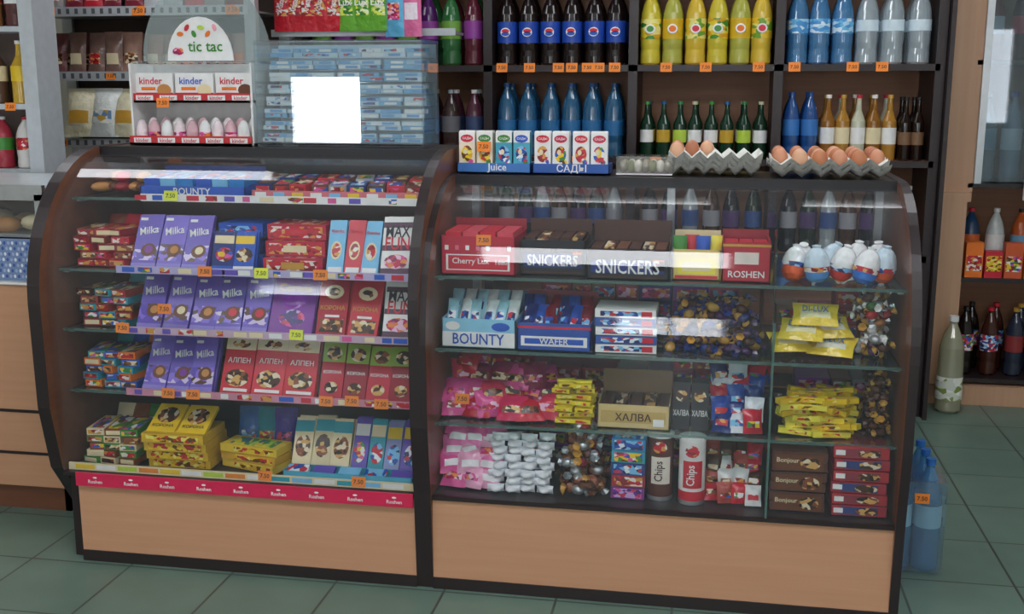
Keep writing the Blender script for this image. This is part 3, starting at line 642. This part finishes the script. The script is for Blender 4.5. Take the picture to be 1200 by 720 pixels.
rowb('lemonade_bottles',-.335,.24,6,1.538,lambda b,x,y,z,i:bottle(b,x,y,z,.045,.33,[LEMN,P('#a8a848',.15),P('#d0b038',.15)][i%3],[PR('#e8d030','#3f8a34','#f0e890','#d8a020',scale=40),P('#d8b020',.4),PR('#70a030','#e8e080','#e8c030',scale=40)][i%3],[YEL,GRN,P('#d88020',.4)][i%3],lab=(.34,.6),txt=[GRN,ORG,RED][i%3]))
WB=thin('#9fd0ec',.12,.4,'#5fa4d8',rough=.08,name='blue_pet'); WC=thin('#e4eef2',.12,.32,'#d8e4ea',rough=.08,name='clear_pet')
WLB=PR('#6ab4e0','#a8d4ee','#4a94d0','#d8eaf4',scale=45)
rowb('blue_water_bottles',.295,.575,3,1.538,lambda b,x,y,z,i:bottle(b,x,y,z,.044,.33,WB,WLB,P('#2a70c0',.4),lab=(.4,.58)))
rowb('clear_water_bottles',.58,.893,3,1.538,lambda b,x,y,z,i:bottle(b,x,y,z,.047,.33,WC,P('#d0e0ea',.4),P('#d8e0e8',.4),lab=(.42,.56)))
rowb('deep_blue_water_bottles',-.98,-.40,6,1.131,lambda b,x,y,z,i:bottle(b,x,y,z,.044,.33,thin('#5fa0c8',.12,.45,'#3a80b0',rough=.08,name='deep_blue_pet'),P('#2a6aa0',.4),P('#1a4a80',.4),lab=(.3,.5)))
GG=P('#143424',.1)
rowb('small_green_bottles',-.33,.235,8,1.131,lambda b,x,y,z,i:bottle(b,x,y,z,.030,.25,GG,[WHITE,P('#c8a030',.4),LGRN,WHITE][i%4],[GRN,P('#205a8a',.4),P('#2a7a40',.4),P('#c8c0a0',.4)][i%4],kind='glass',lab=(.28,.5)))
rowb('royal_blue_bottles',.295,.45,2,1.131,lambda b,x,y,z,i:bottle(b,x,y,z,.036,.29,thin('#4f90d0',.12,.5,'#2a68b8',rough=.08,name='royal_pet'),P('#3a78c0',.4),P('#1a4a90',.4)))
rowb('amber_bottles',.455,.775,5,1.131,lambda b,x,y,z,i:bottle(b,x,y,z,.031,.28,[P('#8a5a20',.1),P('#a87830',.1),P('#c0c0a8',.1)][i%3],[WHITE,CREAM][i%2],[WHITE,GOLD,RED][i%3],kind='glass',lab=(.25,.5)))
rowb('brown_bottles',.778,.893,2,1.131,lambda b,x,y,z,i:bottle(b,x,y,z,.027,.27,P('#1c0f0a',.1),P('#7a5a40',.4),BLACK,kind='glass',lab=(.25,.45)),2)
for (u0,u1,nn) in ((-.975,-.395,7),(-.325,.23,6),(.30,.89,7)):
    rowb('dark_bottles',u0,u1,nn,.721,lambda b,x,y,z,i:bottle(b,x,y,z,.038,.30,[P('#1a1a20',.1),P('#102418',.1),WC,P('#3a2010',.1)][i%4],[P('#8a8a90',.4),P('#4a3060',.4),P('#304a80',.4)][i%3],[WHITE,GREY,RED][i%3]),1)
rowb('soda_bottles',-1.86,-1.04,8,1.538,lambda b,x,y,z,i:bottle(b,x,y,z,.045,.33,[P('#2a6a30',.15),P('#4a1a5a',.15),P('#306a3a',.15),P('#5a2030',.15)][i%4],[P('#70a040',.4),P('#8a3a90',.4)][i%2],[GRN,PURP][i%2]))
rowb('juice_bottles',-1.86,-1.04,8,1.131,lambda b,x,y,z,i:bottle(b,x,y,z,.042,.3,[P('#3a2a28',.15),P('#5a3040',.15)][i%2],[P('#6a6a70',.4),P('#3a4a70',.4)][i%2],[GREY,WHITE][i%2]))
# ---------------------------------------------------------------- wire snack rack (left)
root=empty('snack_rack'); b=B(); MET=P('#b8bcc0',.35,.5); y=1.62
for x in (-3.03,-1.95): b.bb(x-.025,x+.025,y,y+.04,0,2.4,MET); b.bb(x-.025,x+.025,y+.38,y+.42,0,2.4,MET)
for z in (.5,.85,1.2,1.49,1.765,2.05):
    b.bb(-3.03,-1.95,y,y+.40,z-.008,z,MET); b.bb(-3.03,-1.95,y-.01,y-.006,z-.02,z+.02,P('#c8ccd0',.4,.3))
    for i in range(26): b.bb(-2.99+i*.04,-2.975+i*.04,y-.0115,y-.0095,z-.01,z+.012,P('#5a5e66',.6))
b.bb(-3.03,-1.95,y+.40,y+.41,0,2.4,P('#4a3a34',.7))
for x in (-2.87,-2.45,-2.02): tag(b,x,y-.012,1.765,w=.06,h=.04)
tag(b,-2.6,y-.012,1.49); tag(b,-2.85,y-.012,1.2)
b.obj('rack_frame',root)
def bags(name,x0,x1,n,y,z,w,h,t,cols,c2,lean=8,rows=1):
    b=B()
    for r in range(rows):
        for i in range(n):
            b.at(x0+(x1-x0)*(i+.5)/n+R(-.006,.006),y+r*.09,z+.004,rx=-lean+R(-4,4),rz=R(-8,8)); b.pillow(w,h,t,RC(cols),m2=RC(c2))
    b.at(); return b.obj(name)
bags('snack_packets',-2.95,-2.5,5,1.70,1.49,.09,.19,.05,[P('#8a6a60',.3),P('#b08878',.3),P('#7a4a48',.3)],[A_BRN,CREAM,A_RED],rows=2)
bags('cracker_packets',-2.48,-2.0,6,1.70,1.49,.08,.18,.05,[P('#a86040',.3),P('#8a4a50',.3),P('#b89080',.3)],[A_RED,ORG,CREAM],rows=2)
bags('white_snack_packets',-2.80,-2.38,4,1.58,1.224,.14,.22,.08,[P('#d8dcd8',.3),P('#c0ccd0',.3),P('#e0d8b8',.3)],[PR('#6a8ab0','#e8e8e0','#c8a040','#d8dce0',scale=35),GOLD],lean=20)
bags('red_snack_packets',-2.95,-2.0,10,1.70,1.766,.09,.18,.04,[RED,P('#c0c4c8',.3),P('#8a3040',.3),P('#a8a0a0',.3)],[A_RED,CREAM])
bags('cookie_bags',-2.95,-2.0,9,1.72,.86,.09,.2,.05,[P('#8a5a3a',.3),P('#a83040',.3),P('#c8a050',.3)],[A_BRN,CREAM])
b=B()
b.bb(-1.93,-1.1,1.80,1.81,1.66,1.69,MET); 
for x in (-1.86,-1.5,-1.13): b.bb(x-.01,x+.01,1.81,2.05,1.67,1.68,MET)
b.obj('bag_rail')
b=B()
for i in range(5): b.at(-1.86+i*.058,1.775,1.68,rz=R(-12,12)); b.pillow(.09,.26,.035,P('#c82434',.3),m2=A_RED); b.text('Xrusteam',0,.12,.085,WHITE,y=-.022,rot=1.3,hs=1.8)
for i in range(3): b.at(-1.57+i*.07,1.775,1.68,rz=R(-12,12)); b.pillow(.09,.26,.035,P('#68ac34',.3),m2=PR('#68ac34','#d8e850','#e8f0c0','#2a7a20')); b.text('Lux',0,.12,.06,WHITE,y=-.022)
for i in range(2): b.at(-1.36+i*.075,1.775,1.655,rz=R(-12,12)); b.pillow(.09,.28,.035,[P('#60b0d8',.3),P('#e070a0',.3)][i],m2=[A_PNK,P('#f0e0ea',.3)][i])
b.at(); b.obj('chips_bags')
# ---------------------------------------------------------------- far left counter
root=empty('bakery_counter'); b=B(); cx0,cx1,cy=-3.6,-2.15,.34
b.bb(cx0,cx1,cy,cy+.02,.09,.80,BEECH); b.bb(cx0,cx1,cy+.02,cy+.05,0,.09,DWOOD); b.bb(cx0,cx1,cy-.003,cy,.355,.365,DARK); b.bb(cx0,cx1,cy-.003,cy,.205,.215,DARK)
b.bb(cx0,cx1,cy+.55,cy+.6,0,1.1,DWOOD); b.bb(cx1-.02,cx1,cy+.02,cy+.6,0,.95,DARK)
b.bb(cx0,cx1,cy-.01,cy+.6,.80,.815,WHITE); 
b.bb(cx0,cx1,cy+.02,cy+.6,1.095,1.12,P('#c8d0d4',.3001,.3)); b.bb(cx0,cx1,cy+.0,cy+.02,1.08,1.13,SILV)
b.bb(cx1-.03,cx1,cy,cy+.03,.8,1.1,SILV)
b.bb(cx0,cx1-.03,cy+.005,cy+.009,.96,1.08,GLASS); b.obj('counter_body',root)
b=B(); b.bb(cx0,cx1,cy-.016,cy-.01,.815,.955,P('#7a90bc',.5)); b.at(0,cy-.016,0)
for i in range(60):
    for j in range(7): b.disc(-3.0+i*.0145+(j%2)*.007,.83+j*.0185,.010,.013,[P('#e8ecf2',.5),P('#3a5aa0',.5),P('#a8b8d8',.5)][(i+2*j)%3],y=-.001,n=6)
b.at(); b.obj('patterned_trim',root)
b=B()
for i in range(16): b.at(); b.ell(-3.0+(i%8)*.11,cy+.08+(i//8)*.12,.99+.01*(i%2),.05,.05,.028,[BISC,CREAM,P('#d8b080',.6)][i%3])
b.bb(-3.55,-2.2,cy+.02,cy+.5,.955,.966,SILV); b.obj('pastries',root)
root=empty('white_shelf_unit'); b=B(); WM=P('#c4cad0',.4,.2)
for x in (-3.55,-2.57): b.bb(x-.03,x+.03,.97,1.12,0,2.6,WM)
for z in (1.13,1.38,1.67,2.0): b.bb(-3.55,-2.60,.97,1.12,z-.02,z,WM)
b.bb(-3.55,-2.60,1.12,1.13,0,2.6,P('#6a5a54',.6)); tag(b,-2.66,.965,1.37); tag(b,-2.76,.965,1.37); b.obj('shelf_body',root)
b=B()
for i in range(9): bottle(b,-3.46+i*.1,1.05,1.38,.036,.24,[P('#3a2a20',.15),P('#5a4030',.15),P('#d0a838',.15)][i%3],[YEL,CREAM][i%2],[WHITE,RED][i%2],kind='glass')
for i in range(9): bottle(b,-3.46+i*.1,1.05,1.13,.038,.2,[P('#d8d4d0',.35),P('#a83040',.2)][i%2],[A_RED,GRN][i%2],[RED,WHITE][i%2])
for i in range(9): bottle(b,-3.46+i*.1,1.05,1.67,.038,.24,[P('#5a3030',.2),P('#a87040',.2)][i%2],[WHITE,A_RED][i%2],[RED,WHITE][i%2])
b.obj('sauce_bottles',root)
# ---------------------------------------------------------------- right cabinet
root=empty('drinks_cabinet'); b=B(); D=.34
LW_=wood('#b48a6c','#caa284',.4,'Z','light_wood')
b.bb(.966,1.15,1.98+D,2.0+D,.98,2.6,LW_); b.bb(.948,.966,2.0,2.42+D,0,2.6,DARK)
b.bb(.966,1.12,1.92+D,1.94+D,.10,.98,LW_); b.bb(.966,1.14,1.94+D,2.4+D,.94,.98,LW_); b.bb(.966,1.10,1.94+D,2.4+D,.1,.94,SW)
b.bb(.966,1.95,2.40+D,2.42+D,0,2.6,SW); b.bb(.966,1.95,1.95+D,2.42+D,0,.09,LW_); 
for z in (.12,.59,1.02,1.56): b.bb(1.13,1.95,1.98+D,2.4+D,z-.02,z,DARK)
b.bb(1.15,1.18,1.96+D,1.98+D,1.02,2.5,SILV); b.bb(1.91,1.95,1.95+D,2.4+D,0,2.6,LW_)
b.obj('cabinet_body',root)
b=B(); b.bb(1.18,1.91,1.965+D,1.97+D,1.03,2.5,thin('#dce8ee',.08,.08,'#b8c8d4')); b.bb(1.36,1.385,1.955+D,1.965+D,.95,2.5,P('#d8dce0',.4)); b.obj('sliding_glass_doors',root)
b=B()
for i in range(6): bottle(b,1.22+i*.11,2.12+D,1.56,.04,.32,[P('#8a1a28',.15),P('#5a2020',.15),WC][i%3],[WHITE,RED,CREAM][i%3],[RED,WHITE,GOLD][i%3])
for i in range(6): bottle(b,1.22+i*.11,2.12+D,1.02,.045,.40,[WC,P('#a0a8b0',.15),P('#5a3a30',.15)][i%3],[P('#9ab0c0',.4),WHITE,A_RED][i%3],[WHITE,BLUE,RED][i%3])
for i in range(6): bottle(b,1.20+i*.11,2.18+D,.59,.042,.30,[P('#2a4a70',.15),P('#d0d8d8',.15),P('#c86030',.2)][i%3],[P('#d86a30',.4),WHITE,P('#70a0c0',.4)][i%3],[RED,WHITE,BLACK][i%3])
for i in range(12): bottle(b,1.19+(i%6)*.11+(i//6)*.05,2.08+D+.12*(i//6),.12,.04,.32,[P('#1a1412',.12),P('#402018',.12),P('#2a3040',.12)][i%3],[A_MIX,A_BLU,P('#8a3030',.4)][i%3],[BLACK,RED,GOLD][i%3])
for i in range(6): b.bb(1.15+i*.085,1.225+i*.085,2.0+D,2.06+D,.59,.75-.04*(i%2),[ORG,RED,P('#d05a30',.4)][i%3]); b.bb(1.155+i*.085,1.22+i*.085,1.998+D,2.0+D,.62,.69,[A_RED,A_YEL,A_MIX][i%3])
b.obj('liqueur_bottles',root)
b=B(); bottle(b,1.085,2.17,.001,.057,.44,thin('#dcdcc8',.1,.45,'#c8c8ac',rough=.1,name='pale_pet'),PR('#f0f0e8','#d8dcd0','#8a9a50','#f4f4f0',scale=30),WHITE,seg=20,lab=(.14,.38)); b.obj('vinegar_bottle')
b=B()
for i in range(2):
    for j in range(3): bottle(b,.592+i*.085,.40+j*.088,.002,.041,.35,WB,P('#9cc4dc',.4),P('#2a6ab8',.4),lab=(.4,.6))
b.bb(.548,.721,.355,.62,.004,.29,thin('#eef6fa',.12,.08,'#c0d4e0',rough=.1)); tag(b,.65,.352,.24); b.obj('water_bottle_pack')
# ---------------------------------------------------------------- world + camera
w=bpy.data.worlds.new('world'); sc.world=w; w.use_nodes=True; w.node_tree.nodes['Background'].inputs[0].default_value=(.6,.7,.8,1); w.node_tree.nodes['Background'].inputs[1].default_value=.5
cd=bpy.data.cameras.new('camera'); cam=bpy.data.objects.new('camera',cd); sc.collection.objects.link(cam); sc.camera=cam
cd.sensor_width=36; cd.lens=36*1300/1200; cd.clip_start=.05
cam.location=(0,-2.95,1.45); cam.rotation_euler=(math.radians(90-11.3),0,math.radians(10.2))
